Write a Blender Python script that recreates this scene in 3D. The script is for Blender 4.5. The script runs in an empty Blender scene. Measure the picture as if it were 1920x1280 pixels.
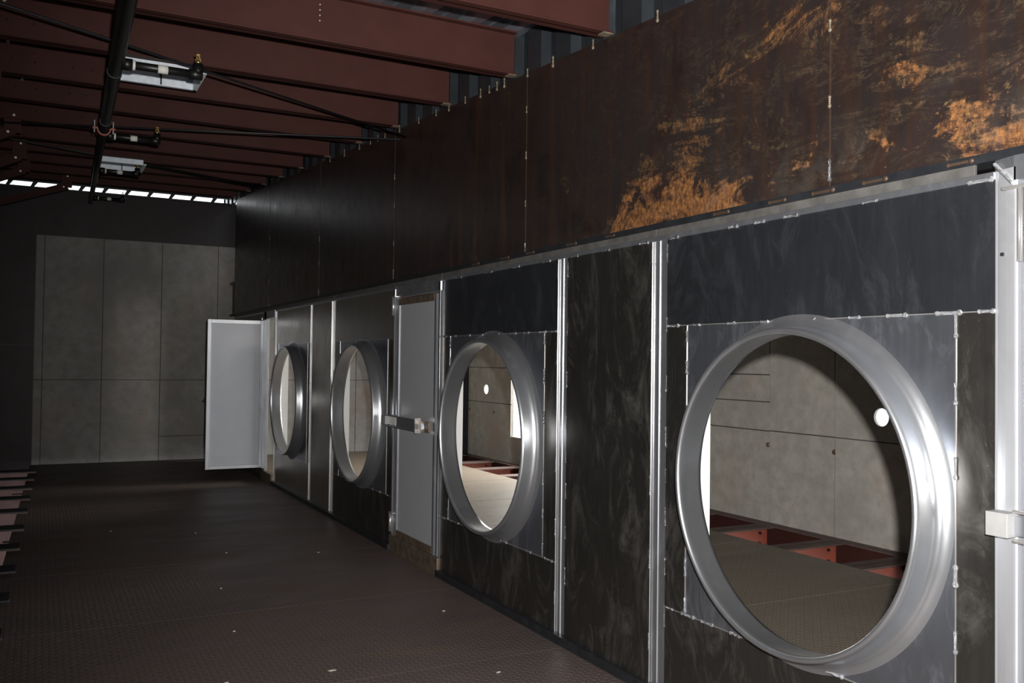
import bpy, bmesh, math, random
from mathutils import Matrix, Vector
random.seed(7)
sc = bpy.context.scene
COL = sc.collection
R = math.radians

# ------------------------------------------------------------------ camera
F_PX, YAW, PITCH, ROLL = 1704.6, R(27.505), R(1.234), R(0.708)
CAM = Vector((-2.735, 0.0, 1.591))
fw = Vector((math.sin(YAW) * math.cos(PITCH), math.cos(YAW) * math.cos(PITCH), math.sin(PITCH)))
rt0 = Vector((math.cos(YAW), -math.sin(YAW), 0))
up0 = rt0.cross(fw)
rt = math.cos(ROLL) * rt0 + math.sin(ROLL) * up0
up = -math.sin(ROLL) * rt0 + math.cos(ROLL) * up0
cam = bpy.data.cameras.new('camera')
cam.sensor_width = 36.0
cam.lens = F_PX / 1920 * 36.0
cam.clip_start = 0.05
camo = bpy.data.objects.new('camera', cam)
COL.objects.link(camo)
M = Matrix((rt, up, -fw)).transposed().to_4x4()
M.translation = CAM
camo.matrix_world = M
sc.camera = camo

# ------------------------------------------------------------------ sky, flash, exposure
sc.view_settings.view_transform = 'Standard'
sc.view_settings.look = 'None'
sc.view_settings.gamma = 1.0
sc.view_settings.exposure = 0.0
sc.view_settings.use_curve_mapping = False
w = bpy.data.worlds.new('sky')
sc.world = w
w.use_nodes = True
bg = w.node_tree.nodes['Background']
bg.inputs[0].default_value = (0.93, 0.97, 1.0, 1)
bg.inputs[1].default_value = 2.4

fl = bpy.data.lights.new('camera_flash', 'SPOT')      # the photographer's flash, beside and above the lens
fl.energy = 1650
fl.spot_size = R(96)
fl.spot_blend = 0.85
fl.shadow_soft_size = 0.025
fl.color = (1.0, 0.97, 0.93)
flo = bpy.data.objects.new('camera_flash', fl)
COL.objects.link(flo)
MF = Matrix((rt, up, -fw)).transposed().to_4x4()
MF = MF @ Matrix.Rotation(R(-8), 4, 'Y') @ Matrix.Rotation(R(-2), 4, 'X')
MF.translation = CAM + rt * 0.09 + up * 0.14
flo.matrix_world = MF

def area(name, loc, direction, sx, sy, energy, color):
    a = bpy.data.lights.new(name, 'AREA')
    a.shape = 'RECTANGLE'; a.size = sx; a.size_y = sy; a.energy = energy; a.color = color
    o = bpy.data.objects.new(name, a)
    o.location = loc
    o.rotation_euler = Vector(direction).to_track_quat('-Z', 'Y').to_euler()
    COL.objects.link(o)
    return o
# daylight falling in through the opening of the outer concrete wall
area('window_daylight', (4.35, 11.75, 1.5), (-1, 0.12, -0.25), 1.8, 2.0, 240, (1.0, 0.96, 0.87))

# ------------------------------------------------------------------ materials
def mat(name):
    m = bpy.data.materials.new(name); m.use_nodes = True
    nt = m.node_tree
    return m, nt, nt.nodes['Principled BSDF']
def N(nt, t, **kw):
    n = nt.nodes.new(t)
    for k, v in kw.items(): setattr(n, k, v)
    return n
def L(nt, a, b): nt.links.new(a, b)
def pos(nt, scale=(1, 1, 1), rot=(0, 0, 0)):
    g = N(nt, 'ShaderNodeNewGeometry'); mp = N(nt, 'ShaderNodeMapping')
    mp.inputs['Scale'].default_value = scale; mp.inputs['Rotation'].default_value = rot
    L(nt, g.outputs['Position'], mp.inputs['Vector'])
    return mp.outputs[0]
def noise(nt, vec, scale, detail=6, rough=0.6, dist=0.0):
    n = N(nt, 'ShaderNodeTexNoise')
    n.inputs['Scale'].default_value = scale; n.inputs['Detail'].default_value = detail
    n.inputs['Roughness'].default_value = rough; n.inputs['Distortion'].default_value = dist
    if vec is not None: L(nt, vec, n.inputs['Vector'])
    return n.outputs['Fac']
def ramp(nt, fac, stops):
    r = N(nt, 'ShaderNodeValToRGB')
    e = r.color_ramp.elements
    while len(e) > 1: e.remove(e[-1])
    for i, (p, c) in enumerate(stops):
        x = e[0] if i == 0 else e.new(p)
        x.position = p
        x.color = (c[0], c[1], c[2], 1) if hasattr(c, '__len__') else (c, c, c, 1)
    L(nt, fac, r.inputs[0])
    return r.outputs[0]
def mix(nt, fac, a, b, blend='MIX'):
    m = N(nt, 'ShaderNodeMix', data_type='RGBA', blend_type=blend)
    for s, v in ((m.inputs[0], fac), (m.inputs[6], a), (m.inputs[7], b)):
        if hasattr(v, 'links') or hasattr(v, 'is_linked'): L(nt, v, s)
        elif hasattr(v, '__len__'): s.default_value = (v[0], v[1], v[2], 1)
        else: s.default_value = v
    return m.outputs[2]
def math_(nt, op, a, b=None, c=None):
    m = N(nt, 'ShaderNodeMath', operation=op)
    for s, v in zip(m.inputs, (a, b, c)):
        if v is None: continue
        if hasattr(v, 'is_linked'): L(nt, v, s)
        else: s.default_value = v
    return m.outputs[0]
def bump(nt, p, h, strength=0.3, dist=0.01):
    b = N(nt, 'ShaderNodeBump')
    b.inputs['Strength'].default_value = strength; b.inputs['Distance'].default_value = dist
    L(nt, h, b.inputs['Height']); L(nt, b.outputs[0], p.inputs['Normal'])

def simple(name, col, rough=0.5, metal=0.0, var=0.15, scale=6.0, bmp=0.0):
    m, nt, p = mat(name)
    v = pos(nt)
    n = noise(nt, v, scale)
    lo = tuple(c * (1 - var) for c in col); hi = tuple(min(1, c * (1 + var)) for c in col)
    L(nt, ramp(nt, n, [(0.3, lo), (0.7, hi)]), p.inputs['Base Color'])
    p.inputs['Roughness'].default_value = rough; p.inputs['Metallic'].default_value = metal
    if bmp:
        bump(nt, p, noise(nt, v, scale * 12), bmp, 0.004)
    return m

def alu(name, base, r0, r1, smear=0.3, metal=0.9, stretch=(1, 1, 0.12), bmp=0.012, sc=30, rust=False):
    """mill-finish aluminium: metallic, uneven gloss, hand smears and water marks"""
    m, nt, p = mat(name)
    v = pos(nt)
    vs = pos(nt, stretch)
    big = noise(nt, v, 2.2, 8, 0.7, 1.2)
    streak = noise(nt, vs, sc, 4, 0.6)
    fine = noise(nt, v, 60, 3, 0.6)
    f = math_(nt, 'ADD', math_(nt, 'MULTIPLY', big, 0.6), math_(nt, 'MULTIPLY', streak, 0.4))
    rr = N(nt, 'ShaderNodeMapRange')
    rr.inputs[1].default_value = 0.35; rr.inputs[2].default_value = 0.65
    rr.inputs[3].default_value = r0; rr.inputs[4].default_value = r1
    L(nt, f, rr.inputs[0]); L(nt, rr.outputs[0], p.inputs['Roughness'])
    smr = ramp(nt, noise(nt, pos(nt, (1, 1, .45)), 3.2, 10, 0.74, 1.8), [(0.5, 0.0), (0.68, 1.0)])
    c = mix(nt, math_(nt, 'MULTIPLY', smr, smear), base, tuple(x * 1.6 for x in base))
    c = mix(nt, math_(nt, 'MULTIPLY', ramp(nt, fine, [(0.66, 0.0), (0.74, 1.0)]), smear * 0.4), c, (0.55, 0.55, 0.55))
    L(nt, c, p.inputs['Base Color'])
    mm = math_(nt, 'SUBTRACT', metal, math_(nt, 'MULTIPLY', smr, smear * 0.5))
    L(nt, mm, p.inputs['Metallic'])
    if bmp: bump(nt, p, streak, bmp, 0.002)
    return m

M_PANEL = alu('dark_aluminium_sheet', (0.105, 0.1, 0.093), 0.3, 0.46, 0.5, 0.9)
M_PANELW = alu('brushed_warm_reflection_sheet', (0.36, 0.33, 0.29), 0.3, 0.44, 0.2, 0.93)  # far brushed panels, their warm pale reflection put into the colour
M_PANELB = alu('blue_grey_aluminium_sheet', (0.09, 0.097, 0.113), 0.3, 0.44, 0.22, 0.88)
M_BLUE = alu('clean_aluminium_plate', (0.24, 0.255, 0.29), 0.32, 0.42, 0.25, 0.9)
M_RING = alu('spun_aluminium', (0.54, 0.56, 0.595), 0.28, 0.34, 0.05, 0.9, (.3, .3, .3), bmp=0.0, sc=4)
M_PROF = alu('aluminium_profile', (0.42, 0.44, 0.48), 0.3, 0.4, 0.12, 0.88)
M_POST = alu('highlight_door_post', (0.8, 0.82, 0.87), 0.34, 0.42, 0.08, 0.78)  # profile aluminium made paler to carry the post's flash highlight
M_BEAD = simple('weld_metal', (0.5, 0.51, 0.53), 0.2, 0.95, 0.1, 80, 0.8)
M_SEAM = simple('bright_seam', (0.5, 0.49, 0.48), 0.3, 0.75)
M_GALV = simple('galvanised_steel', (0.75, 0.82, 0.9), 0.45, 0.1, 0.12, 25)
M_WHITE = simple('white_plastic_panel', (0.36, 0.365, 0.385), 0.38, 0.0, 0.03)
M_LEAF = simple('pale_plastic_panel', (0.44, 0.465, 0.52), 0.3, 0.0, 0.03)
M_BLOCK = simple('pale_block', (0.26, 0.26, 0.262), 0.5)
M_RETURN = simple('white_return_sheet', (0.8, 0.8, 0.79), 0.5, 0.0, 0.04)
M_RED = simple('red_brown_primer', (0.055, 0.019, 0.0155), 0.62, 0.0, 0.12, 4)
M_RED.node_tree.nodes['Principled BSDF'].inputs['Specular IOR Level'].default_value = 0.2
M_REDDUST = simple('dusty_flange', (0.12, 0.08, 0.07), 0.7, 0.0, 0.2, 8)
M_PINK = simple('lit_pink_primer', (0.3, 0.19, 0.18), 0.7)  # red primer lightened to stand for flash light on the joist webs
M_BLACK = simple('black_steel', (0.02, 0.022, 0.026), 0.45, 0.3, 0.3, 10)
M_PIPE = simple('black_pipe', (0.006, 0.0065, 0.0065), 0.42, 0.0, 0.2, 10)
M_DARKST = simple('dark_steel_wall', (0.014, 0.010, 0.0105), 0.55, 0.2, 0.4, 3)
M_BRASS = simple('brass', (0.75, 0.52, 0.2), 0.3, 0.9)
M_LABEL = simple('paper_label', (0.7, 0.68, 0.63), 0.7)
M_ORANGE = simple('orange_primer', (0.32, 0.085, 0.055), 0.5, 0, 0.15, 12)
M_BOLT = simple('zinc_bolt', (0.75, 0.78, 0.8), 0.35, 0.4)
M_GROUT = simple('dark_grout', (0.09, 0.085, 0.08), 0.9)  # dark grout in the formwork joints
M_TACK = simple('pale_weld_tack', (0.2, 0.165, 0.12), 0.5, 0.2, 0.5, 60)
M_CHIP = simple('pale_debris', (0.42, 0.4, 0.35), 0.8)
M_SILL = simple('rusty_sill', (0.2, 0.15, 0.11), 0.45, 0.6, 0.4, 14)
M_DECK = simple('roof_sheet_metal', (0.24, 0.25, 0.29), 0.35, 0.6, 0.12, 5)
M_CLAD = simple('blue_grey_cladding', (0.04, 0.047, 0.055), 0.3, 0.5, 0.2, 5)
M_HOLE = simple('dark_hole', (0.01, 0.008, 0.008), 0.9)
M_GROUND = simple('pit_ground', (0.02, 0.015, 0.015), 0.9)

def concrete(name, k, warm=1.0):
    m, nt, p = mat(name)
    v = pos(nt)
    a = noise(nt, v, 0.9, 8, 0.6, 0.4); b = noise(nt, v, 7, 8, 0.7); c = noise(nt, v, 60, 3)
    col = ramp(nt, a, [(0.3, (0.245, 0.236, 0.22)), (0.5, (0.335, 0.322, 0.302)), (0.72, (0.39, 0.37, 0.34))])
    col = mix(nt, ramp(nt, b, [(0.4, 0.0), (0.62, 0.7)]), col, (0.24, 0.226, 0.205))
    sp = ramp(nt, noise(nt, v, 28, 2), [(0.74, 0.0), (0.78, 1.0)])
    col = mix(nt, math_(nt, 'MULTIPLY', sp, 0.5), col, (0.08, 0.075, 0.07))
    rust = ramp(nt, noise(nt, pos(nt, (1, 1, 0.6)), 1.4, 5), [(0.55, 0.0), (0.7, 0.4)])
    col = mix(nt, rust, col, (0.36, 0.24, 0.17))
    col = mix(nt, 1.0, col, (k, k * 0.995, k * warm), 'MULTIPLY')
    L(nt, col, p.inputs['Base Color'])
    p.inputs['Roughness'].default_value = 0.75
    bump(nt, p, c, 0.15, 0.003)
    return m
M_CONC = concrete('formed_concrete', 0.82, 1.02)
M_CONC2 = concrete('lit_formed_concrete', 1.4, 0.97)  # outer wall concrete, paler in place of stronger flash light

def rust_sheet():
    """mill-scale steel with orange rust runs; the stains sit at fixed places of the wall"""
    m, nt, p = mat('rusted_mill_scale')
    g = N(nt, 'ShaderNodeNewGeometry'); sx = N(nt, 'ShaderNodeSeparateXYZ')
    L(nt, g.outputs['Position'], sx.inputs[0])
    Y, Z = sx.outputs[1], sx.outputs[2]
    v = pos(nt)
    vs = pos(nt, (1, 1.6, 0.18))
    vd = pos(nt, (1, 0.55, 1.5), (R(38), 0, 0))
    n1 = noise(nt, v, 1.5, 8, 0.6, 1.5)
    n2 = noise(nt, v, 5.5, 8, 0.72, 0.6)
    n3 = noise(nt, vd, 3.2, 12, 0.74, 2.4)
    st = noise(nt, vs, 9, 5, 0.6)
    base = ramp(nt, n1, [(0.3, (0.017, 0.014, 0.0135)), (0.5, (0.034, 0.025, 0.024)), (0.7, (0.03, 0.027, 0.027))])
    base = mix(nt, ramp(nt, st, [(0.45, 0.0), (0.75, 0.45)]), base, (0.075, 0.03, 0.014))
    run = ramp(nt, noise(nt, pos(nt, (1, 2.2, 0.12)), 3.0, 7, 0.7, 0.3), [(0.52, 0.0), (0.68, 0.8)])
    lowr = N(nt, 'ShaderNodeMapRange'); lowr.inputs[1].default_value = 3.5; lowr.inputs[2].default_value = 2.35; lowr.inputs[3].default_value = 0.15; lowr.inputs[4].default_value = 1.0
    L(nt, Z, lowr.inputs[0])
    fary = N(nt, 'ShaderNodeMapRange'); fary.inputs[1].default_value = 4.2; fary.inputs[2].default_value = 6.5; fary.inputs[3].default_value = 0.12; fary.inputs[4].default_value = 1.0
    L(nt, Y, fary.inputs[0])
    base = mix(nt, math_(nt, 'MULTIPLY', fary.outputs[0], math_(nt, 'MULTIPLY', run, lowr.outputs[0])), base, mix(nt, n2, (0.1, 0.035, 0.012), (0.16, 0.075, 0.03)))
    # where the rust lies: near blob, low band, thin drifting veins
    wa = noise(nt, pos(nt, (1, 1.0, 1.2)), 2.4, 10, 0.72, 1.0); wb = noise(nt, pos(nt, (3, -1.1, 1.3)), 3.1, 10, 0.72, 1.2)
    Yw = math_(nt, 'ADD', Y, math_(nt, 'MULTIPLY', math_(nt, 'SUBTRACT', wa, 0.5), 1.3))
    Zw = math_(nt, 'ADD', Z, math_(nt, 'MULTIPLY', math_(nt, 'SUBTRACT', wb, 0.5), 0.75))
    def blob(cy, cz, ry, rz, amp=1.0):
        a = math_(nt, 'DIVIDE', math_(nt, 'SUBTRACT', Yw, cy), ry)
        b = math_(nt, 'DIVIDE', math_(nt, 'SUBTRACT', Zw, cz), rz)
        d = math_(nt, 'ADD', math_(nt, 'MULTIPLY', a, a), math_(nt, 'MULTIPLY', b, b))
        return math_(nt, 'MULTIPLY', math_(nt, 'MAXIMUM', math_(nt, 'SUBTRACT', 1.0, d), 0.0), amp)
    W = blob(3.5, 2.26, 0.8, 0.24, 2.3)
    for b in ((3.72, 2.45, 0.35, 0.2, 1.1), (3.42, 2.66, 0.28, 0.22, 1.2), (3.12, 2.88, 0.3, 0.16, .9), (2.85, 2.98, 0.35, 0.12, .5), (2.35, 2.4, 0.3, 0.08, .6), (1.78, 2.36, 0.42, 0.17, 2.0),
              (2.28, 2.85, .1, .4, .8), (2.72, 2.95, .12, .3, .8), (2.05, 2.62, 0.5, 0.06, .9), (2.2, 2.5, .1, .25, .6), (2.75, 2.55, .5, .12, .5), (2.15, 2.38, .06, .05, 1.5), (2.72, 2.4, .07, .055, 1.5),
              (5.9, 2.4, 0.5, 0.4, .3), (4.6, 2.35, 0.4, 0.3, .35)):
        W = math_(nt, 'ADD', W, blob(*b))
    W = math_(nt, 'MINIMUM', W, 1.5)
    grain = noise(nt, pos(nt, (1, 1.2, .8)), 42, 6, 0.75, 0.3)
    thr = math_(nt, 'ADD', math_(nt, 'MULTIPLY', W, 0.16), math_(nt, 'ADD', math_(nt, 'MULTIPLY', n3, 0.9), math_(nt, 'MULTIPLY', grain, 0.25)))
    k = ramp(nt, thr, [(0.69, 0.0), (0.76, 0.45), (0.86, 0.95)])
    ridge = math_(nt, 'ABSOLUTE', math_(nt, 'SUBTRACT', n3, 0.5))
    vein = ramp(nt, ridge, [(0.0, 1.0), (0.018, 0.25), (0.05, 0.0)])
    near = N(nt, 'ShaderNodeMapRange'); near.inputs[1].default_value = 5.2; near.inputs[2].default_value = 2.2
    near.inputs[3].default_value = 0.05; near.inputs[4].default_value = 1.0
    L(nt, Y, near.inputs[0])
    vein = math_(nt, 'MULTIPLY', math_(nt, 'MULTIPLY', vein, near.outputs[0]), ramp(nt, n2, [(0.42, 0.0), (0.6, 0.9)]))
    k = math_(nt, 'MINIMUM', math_(nt, 'ADD', k, math_(nt, 'MULTIPLY', vein, 0.75)), 1.0)
    rc1 = ramp(nt, grain, [(0.35, (0.055, 0.026, 0.013)), (0.5, (0.165, 0.066, 0.02)), (0.65, (0.27, 0.12, 0.035))])
    rc2 = ramp(nt, grain, [(0.35, (0.03, 0.022, 0.013)), (0.5, (0.075, 0.05, 0.023)), (0.65, (0.14, 0.095, 0.045))])
    rc = mix(nt, ramp(nt, math_(nt, 'MULTIPLY', W, 0.6), [(0.3, 0.0), (0.8, 1.0)]), rc2, rc1)
    col = mix(nt, k, base, rc)
    # greyer patches low on the near sheets
    low = N(nt, 'ShaderNodeMapRange'); low.inputs[1].default_value = 2.62; low.inputs[2].default_value = 2.3
    low.inputs[3].default_value = 0.0; low.inputs[4].default_value = 0.8
    L(nt, Z, low.inputs[0])
    gl = math_(nt, 'MULTIPLY', low.outputs[0], ramp(nt, noise(nt, v, 3.5, 5, 0.6, 1.0), [(0.5, 0.0), (0.62, 1.0)]))
    gl = math_(nt, 'MULTIPLY', gl, near.outputs[0])
    col = mix(nt, math_(nt, 'MULTIPLY', gl, 0.75), col, (0.085, 0.076, 0.066))
    # streaks of scratches
    scr = ramp(nt, noise(nt, pos(nt, (1, 0.5, 7), (R(-38), 0, 0)), 10, 6, 0.75, 0.5), [(0.68, 0.0), (0.74, 0.5)])
    col = mix(nt, math_(nt, 'MULTIPLY', scr, near.outputs[0]), col, (0.34, 0.3, 0.26))
    L(nt, col, p.inputs['Base Color'])
    rg = math_(nt, 'ADD', math_(nt, 'MULTIPLY', k, 0.35), ramp(nt, n2, [(0.3, 0.26), (0.7, 0.4)]))
    L(nt, rg, p.inputs['Roughness'])
    L(nt, math_(nt, 'MULTIPLY', math_(nt, 'SUBTRACT', 1.0, k), 0.4), p.inputs['Metallic'])
    bump(nt, p, math_(nt, 'ADD', n2, st), 0.12, 0.006)
    return m
M_RUST = rust_sheet()

def tread(name, c1, c2, c3):
    """steel tread plate: rows of raised lozenges set alternately at right angles"""
    m, nt, p = mat(name)
    g = N(nt, 'ShaderNodeNewGeometry'); s = N(nt, 'ShaderNodeSeparateXYZ')
    L(nt, g.outputs['Position'], s.inputs[0])
    u = math_(nt, 'MULTIPLY', s.outputs[0], 1 / 0.034); w_ = math_(nt, 'MULTIPLY', s.outputs[1], 1 / 0.034)
    ch = math_(nt, 'MODULO', math_(nt, 'ADD', math_(nt, 'ADD', math_(nt, 'FLOOR', u), math_(nt, 'FLOOR', w_)), 4000.0), 2.0)
    ch = math_(nt, 'GREATER_THAN', ch, 0.5)
    fu = math_(nt, 'SUBTRACT', math_(nt, 'FRACT', u), 0.5); fv = math_(nt, 'SUBTRACT', math_(nt, 'FRACT', w_), 0.5)
    a = math_(nt, 'ADD', fu, fv); b = math_(nt, 'SUBTRACT', fu, fv)
    def el(x, y):
        x = math_(nt, 'DIVIDE', x, 0.85); y = math_(nt, 'DIVIDE', y, 0.26)
        return math_(nt, 'ADD', math_(nt, 'MULTIPLY', x, x), math_(nt, 'MULTIPLY', y, y))
    d = math_(nt, 'ADD', math_(nt, 'MULTIPLY', ch, el(a, b)), math_(nt, 'MULTIPLY', math_(nt, 'SUBTRACT', 1.0, ch), el(b, a)))
    h = math_(nt, 'MAXIMUM', math_(nt, 'SUBTRACT', 1.0, d), 0.0)
    h = math_(nt, 'MINIMUM', math_(nt, 'MULTIPLY', h, 2.0), 1.0)
    v = pos(nt)
    n1 = noise(nt, pos(nt, (0.5, 1, 1)), 1.1, 7, 0.62, 0.8); n2 = noise(nt, pos(nt, (0.35, 1.3, 1)), 2.6, 8, 0.7, 0.4)
    col = ramp(nt, n1, [(0.3, c1), (0.55, c2), (0.75, c1)])
    col = mix(nt, ramp(nt, n2, [(0.55, 0.0), (0.72, 0.75)]), col, c3)
    col = mix(nt, math_(nt, 'MULTIPLY', h, 0.45), col, tuple(min(1, x * 1.9) for x in c2))
    spk = ramp(nt, noise(nt, v, 45, 2), [(0.78, 0.0), (0.8, 1.0)])
    col = mix(nt, math_(nt, 'MULTIPLY', spk, 0.5), col, (0.35, 0.32, 0.28))
    L(nt, col, p.inputs['Base Color'])
    L(nt, ramp(nt, n2, [(0.3, 0.42), (0.7, 0.6)]), p.inputs['Roughness'])
    p.inputs['Metallic'].default_value = 0.15
    bump(nt, p, h, 0.9, 0.004)
    return m
M_FLOOR = tread('rusty_tread_plate', (0.075, 0.062, 0.058), (0.105, 0.078, 0.072), (0.14, 0.08, 0.04))
M_FLOOR2 = tread('dusty_tread_plate', (0.175, 0.148, 0.122), (0.225, 0.188, 0.148), (0.26, 0.2, 0.125))

# ------------------------------------------------------------------ mesh helpers
def add_box(bm, lo, hi):
    x0, y0, z0 = (min(a, b) for a, b in zip(lo, hi)); x1, y1, z1 = (max(a, b) for a, b in zip(lo, hi))
    vs = [bm.verts.new(q) for q in ((x0, y0, z0), (x1, y0, z0), (x1, y1, z0), (x0, y1, z0), (x0, y0, z1), (x1, y0, z1), (x1, y1, z1), (x0, y1, z1))]
    for f in ((0, 3, 2, 1), (4, 5, 6, 7), (0, 1, 5, 4), (1, 2, 6, 5), (2, 3, 7, 6), (3, 0, 4, 7)):
        bm.faces.new([vs[i] for i in f])
def add_tube(bm, a, b, r, n=16, r2=None, cap=True):
    a, b = Vector(a), Vector(b); d = (b - a).normalized()
    x = d.orthogonal().normalized(); y = d.cross(x)
    r2 = r if r2 is None else r2
    A = [bm.verts.new(a + r * (math.cos(2 * math.pi * i / n) * x + math.sin(2 * math.pi * i / n) * y)) for i in range(n)]
    B = [bm.verts.new(b + r2 * (math.cos(2 * math.pi * i / n) * x + math.sin(2 * math.pi * i / n) * y)) for i in range(n)]
    for i in range(n):
        f = bm.faces.new((A[i], A[(i + 1) % n], B[(i + 1) % n], B[i])); f.smooth = n > 8
    if cap:
        bm.faces.new(A[::-1]); bm.faces.new(B)
def add_prism(bm, prof, axis, a, b, close=True, smooth=False):
    """prof: 2-D points in the plane across the axis; swept from a to b along it"""
    def P(p, t):
        return {'x': (t, p[0], p[1]), 'y': (p[0], t, p[1]), 'z': (p[0], p[1], t)}[axis]
    A = [bm.verts.new(P(p, a)) for p in prof]; B = [bm.verts.new(P(p, b)) for p in prof]
    n = len(prof)
    for i in range(n if close else n - 1):
        f = bm.faces.new((A[i], A[(i + 1) % n], B[(i + 1) % n], B[i])); f.smooth = smooth
    if close:
        bm.faces.new(A[::-1]); bm.faces.new(B)
def obj(name, bm, m, parent=None, loc=None, bevel=0.0, label=None):
    bmesh.ops.recalc_face_normals(bm, faces=bm.faces)
    if loc is not None: bmesh.ops.translate(bm, vec=-Vector(loc), verts=bm.verts)
    me = bpy.data.meshes.new(name); bm.to_mesh(me); bm.free()
    if m is not None: me.materials.append(m)
    o = bpy.data.objects.new(name, me); COL.objects.link(o)
    if parent is not None: o.parent = parent
    elif loc is not None: o.location = loc
    if bevel:
        b = o.modifiers.new('bevel', 'BEVEL'); b.width = bevel; b.segments = 2; b.limit_method = 'ANGLE'
    if label: o['label'] = label
    return o
def empty(name, loc=(0, 0, 0)):
    o = bpy.data.objects.new(name, None); o.location = loc; o.empty_display_size = 0.1
    COL.objects.link(o); return o
def thing(name, label, cat, loc=(0, 0, 0), group=None):
    o = empty(name, loc); tag(o, label, cat, group); return o
def tag(o, label, cat, group=None):
    o['label'] = label; o['category'] = cat
    if group: o['group'] = group
def struct(o, label=None):
    o['kind'] = 'structure'
    if label: o['label'] = label
    return o
def box(name, lo, hi, m, parent=None, loc=None, bevel=0.0, label=None):
    bm = bmesh.new(); add_box(bm, lo, hi)
    return obj(name, bm, m, parent, loc, bevel, label)
def plate_with_hole(bm, rect, c, r, x0, x1, n=64):
    """plate in the Y-Z plane between x0 and x1 with a round hole"""
    ya, yb, za, zb = rect; cy, cz = c
    ang = [2 * math.pi * i / n for i in range(n)] + [math.atan2(z - cz, y - cy) % (2 * math.pi) for y in (ya, yb) for z in (za, zb)]
    ang = sorted(set(round(a, 6) for a in ang)); out = []; inn = []
    for a in ang:
        dy, dz = math.cos(a), math.sin(a)
        t = min(((yb - cy) / dy if dy > 1e-9 else (ya - cy) / dy if dy < -1e-9 else 1e9),
                ((zb - cz) / dz if dz > 1e-9 else (za - cz) / dz if dz < -1e-9 else 1e9))
        out.append((cy + t * dy, cz + t * dz)); inn.append((cy + r * dy, cz + r * dz))
    V = {}
    for k, x in enumerate((x0, x1)):
        V[k, 0] = [bm.verts.new((x, y, z)) for y, z in out]; V[k, 1] = [bm.verts.new((x, y, z)) for y, z in inn]
    m = len(ang)
    for i in range(m):
        j = (i + 1) % m
        bm.faces.new((V[0, 0][i], V[0, 0][j], V[0, 1][j], V[0, 1][i])); bm.faces.new((V[1, 0][i], V[1, 0][j], V[1, 1][j], V[1, 1][i]))
        bm.faces.new((V[0, 0][i], V[0, 0][j], V[1, 0][j], V[1, 0][i]))
        bm.faces.new((V[0, 1][i], V[0, 1][j], V[1, 1][j], V[1, 1][i]))

ZF = -0.05                                       # floor of the near hall
def zbeam(y): return 3.38 + 0.0706 * (y - 4.105)   # underside of the roof beams
def zrust(y): return 3.337 + 0.068 * (y - 3.70)    # top edge of the rusted sheets

# ------------------------------------------------------------------ floor
floor = struct(empty('floor'), 'dark rusty steel tread-plate floor in wide plates')
def xl(y): return -2.95 + (y - 8) * 0.019 if y > 3 else -3.05
ys = [-3.0, -0.1, 1.45, 2.97, 4.52, 6.04, 7.64, 9.2, 10.75, 12.3, 13.85, 15.4]
for a, b in zip(ys, ys[1:]):
    bm = bmesh.new()
    lx0, lx1 = xl(a), xl(b)
    pr = [(lx0, a + .0015), (0.02, a + .0015), (0.02, b - .0015), (lx1, b - .0015)]
    add_prism(bm, pr, 'z', ZF - 0.008, ZF)
    obj('floor_plate', bm, M_FLOOR, floor)
bm = bmesh.new()
for y_ in ys[1:-1]: add_box(bm, (-2.98, y_ - .01, ZF - .012), (0.02, y_ + .01, ZF - .003))
obj('joint_strip', bm, M_HOLE, floor)
ys2 = [-3.0, 0.2, 1.7, 3.2, 4.62, 6.3, 7.9, 9.35, 10.9, 12.3, 14.0, 15.2]
for a, b in zip(ys2, ys2[1:]):
    xe = 3.0 if b < 14.1 else 3.8
    box('floor_plate', (0.06, a + .004, -0.01), (xe, b - .004, 0.0), M_FLOOR2, floor, label='dusty tread plate beyond the aluminium wall')
bm = bmesh.new()
for y_ in ys2[1:-1]: add_box(bm, (0.06, y_ - .02, -.014), (3.0, y_ + .02, -.004))
obj('joint_strip', bm, M_HOLE, floor)
ground = struct(box('trim_1', (-9, -4, -1.62), (4.6, 17, -1.6), M_GROUND), 'dark ground below the steel floor')

# joists under the floors (tops show where the plates stop)
def ibeam_x(y0, x0, x1, ztop, depth, fwid, mw, mf, parent, loc, web='web', flange='flange'):
    """I-section along X: web + two flanges; y0 is its near edge"""
    bm = bmesh.new(); add_box(bm, (x0, y0 + fwid / 2 - .004, ztop - depth), (x1, y0 + fwid / 2 + .004, ztop))
    obj(web, bm, mw, parent, loc)
    for z in (ztop - 0.012, ztop - depth):
        bm = bmesh.new(); add_box(bm, (x0, y0, z), (x1, y0 + fwid, z + 0.012))
        obj(flange, bm, mf, parent, loc)
ordn = ['nearest', 'second', 'third', 'fourth', 'fifth', 'sixth', 'seventh', 'eighth', 'ninth', 'tenth', 'eleventh', 'twelfth', 'thirteenth', 'fourteenth']
for i, y in enumerate([4.2, 5.057, 5.859, 6.733, 7.6, 8.5, 9.4, 10.3, 11.184, 12.03, 12.9]):
    t = thing('floor_joist', 'red steel floor joist between tread plate and outer concrete wall, %s from the camera' % ordn[i], 'joist', (3.3, y + .11, -0.30), 'floor joists beyond the aluminium wall')
    ibeam_x(y, 2.9, 3.69, -0.002, 0.28, 0.22, M_ORANGE, M_REDDUST, t, (3.3, y + .11, -0.30))
    box('end_plate', (3.655, y + .07, -0.28), (3.663, y + .11, -0.016), M_ORANGE, t, (3.3, y + .11, -0.30))
    for z in (-0.07, -0.17):
        bm = bmesh.new(); add_tube(bm, (3.6, y + .108, z), (3.6, y + .09, z), 0.015, 6)
        obj('bolt', bm, M_BLACK, t, (3.3, y + .11, -0.30))
t = thing('edge_channel', 'red steel edge channel along the foot of the outer concrete wall', 'channel', (3.78, 8, -0.30))
box('web', (3.76, 3.0, -0.29), (3.775, 14.2, -0.01), M_RED, t, (3.78, 8, -0.30))
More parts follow.
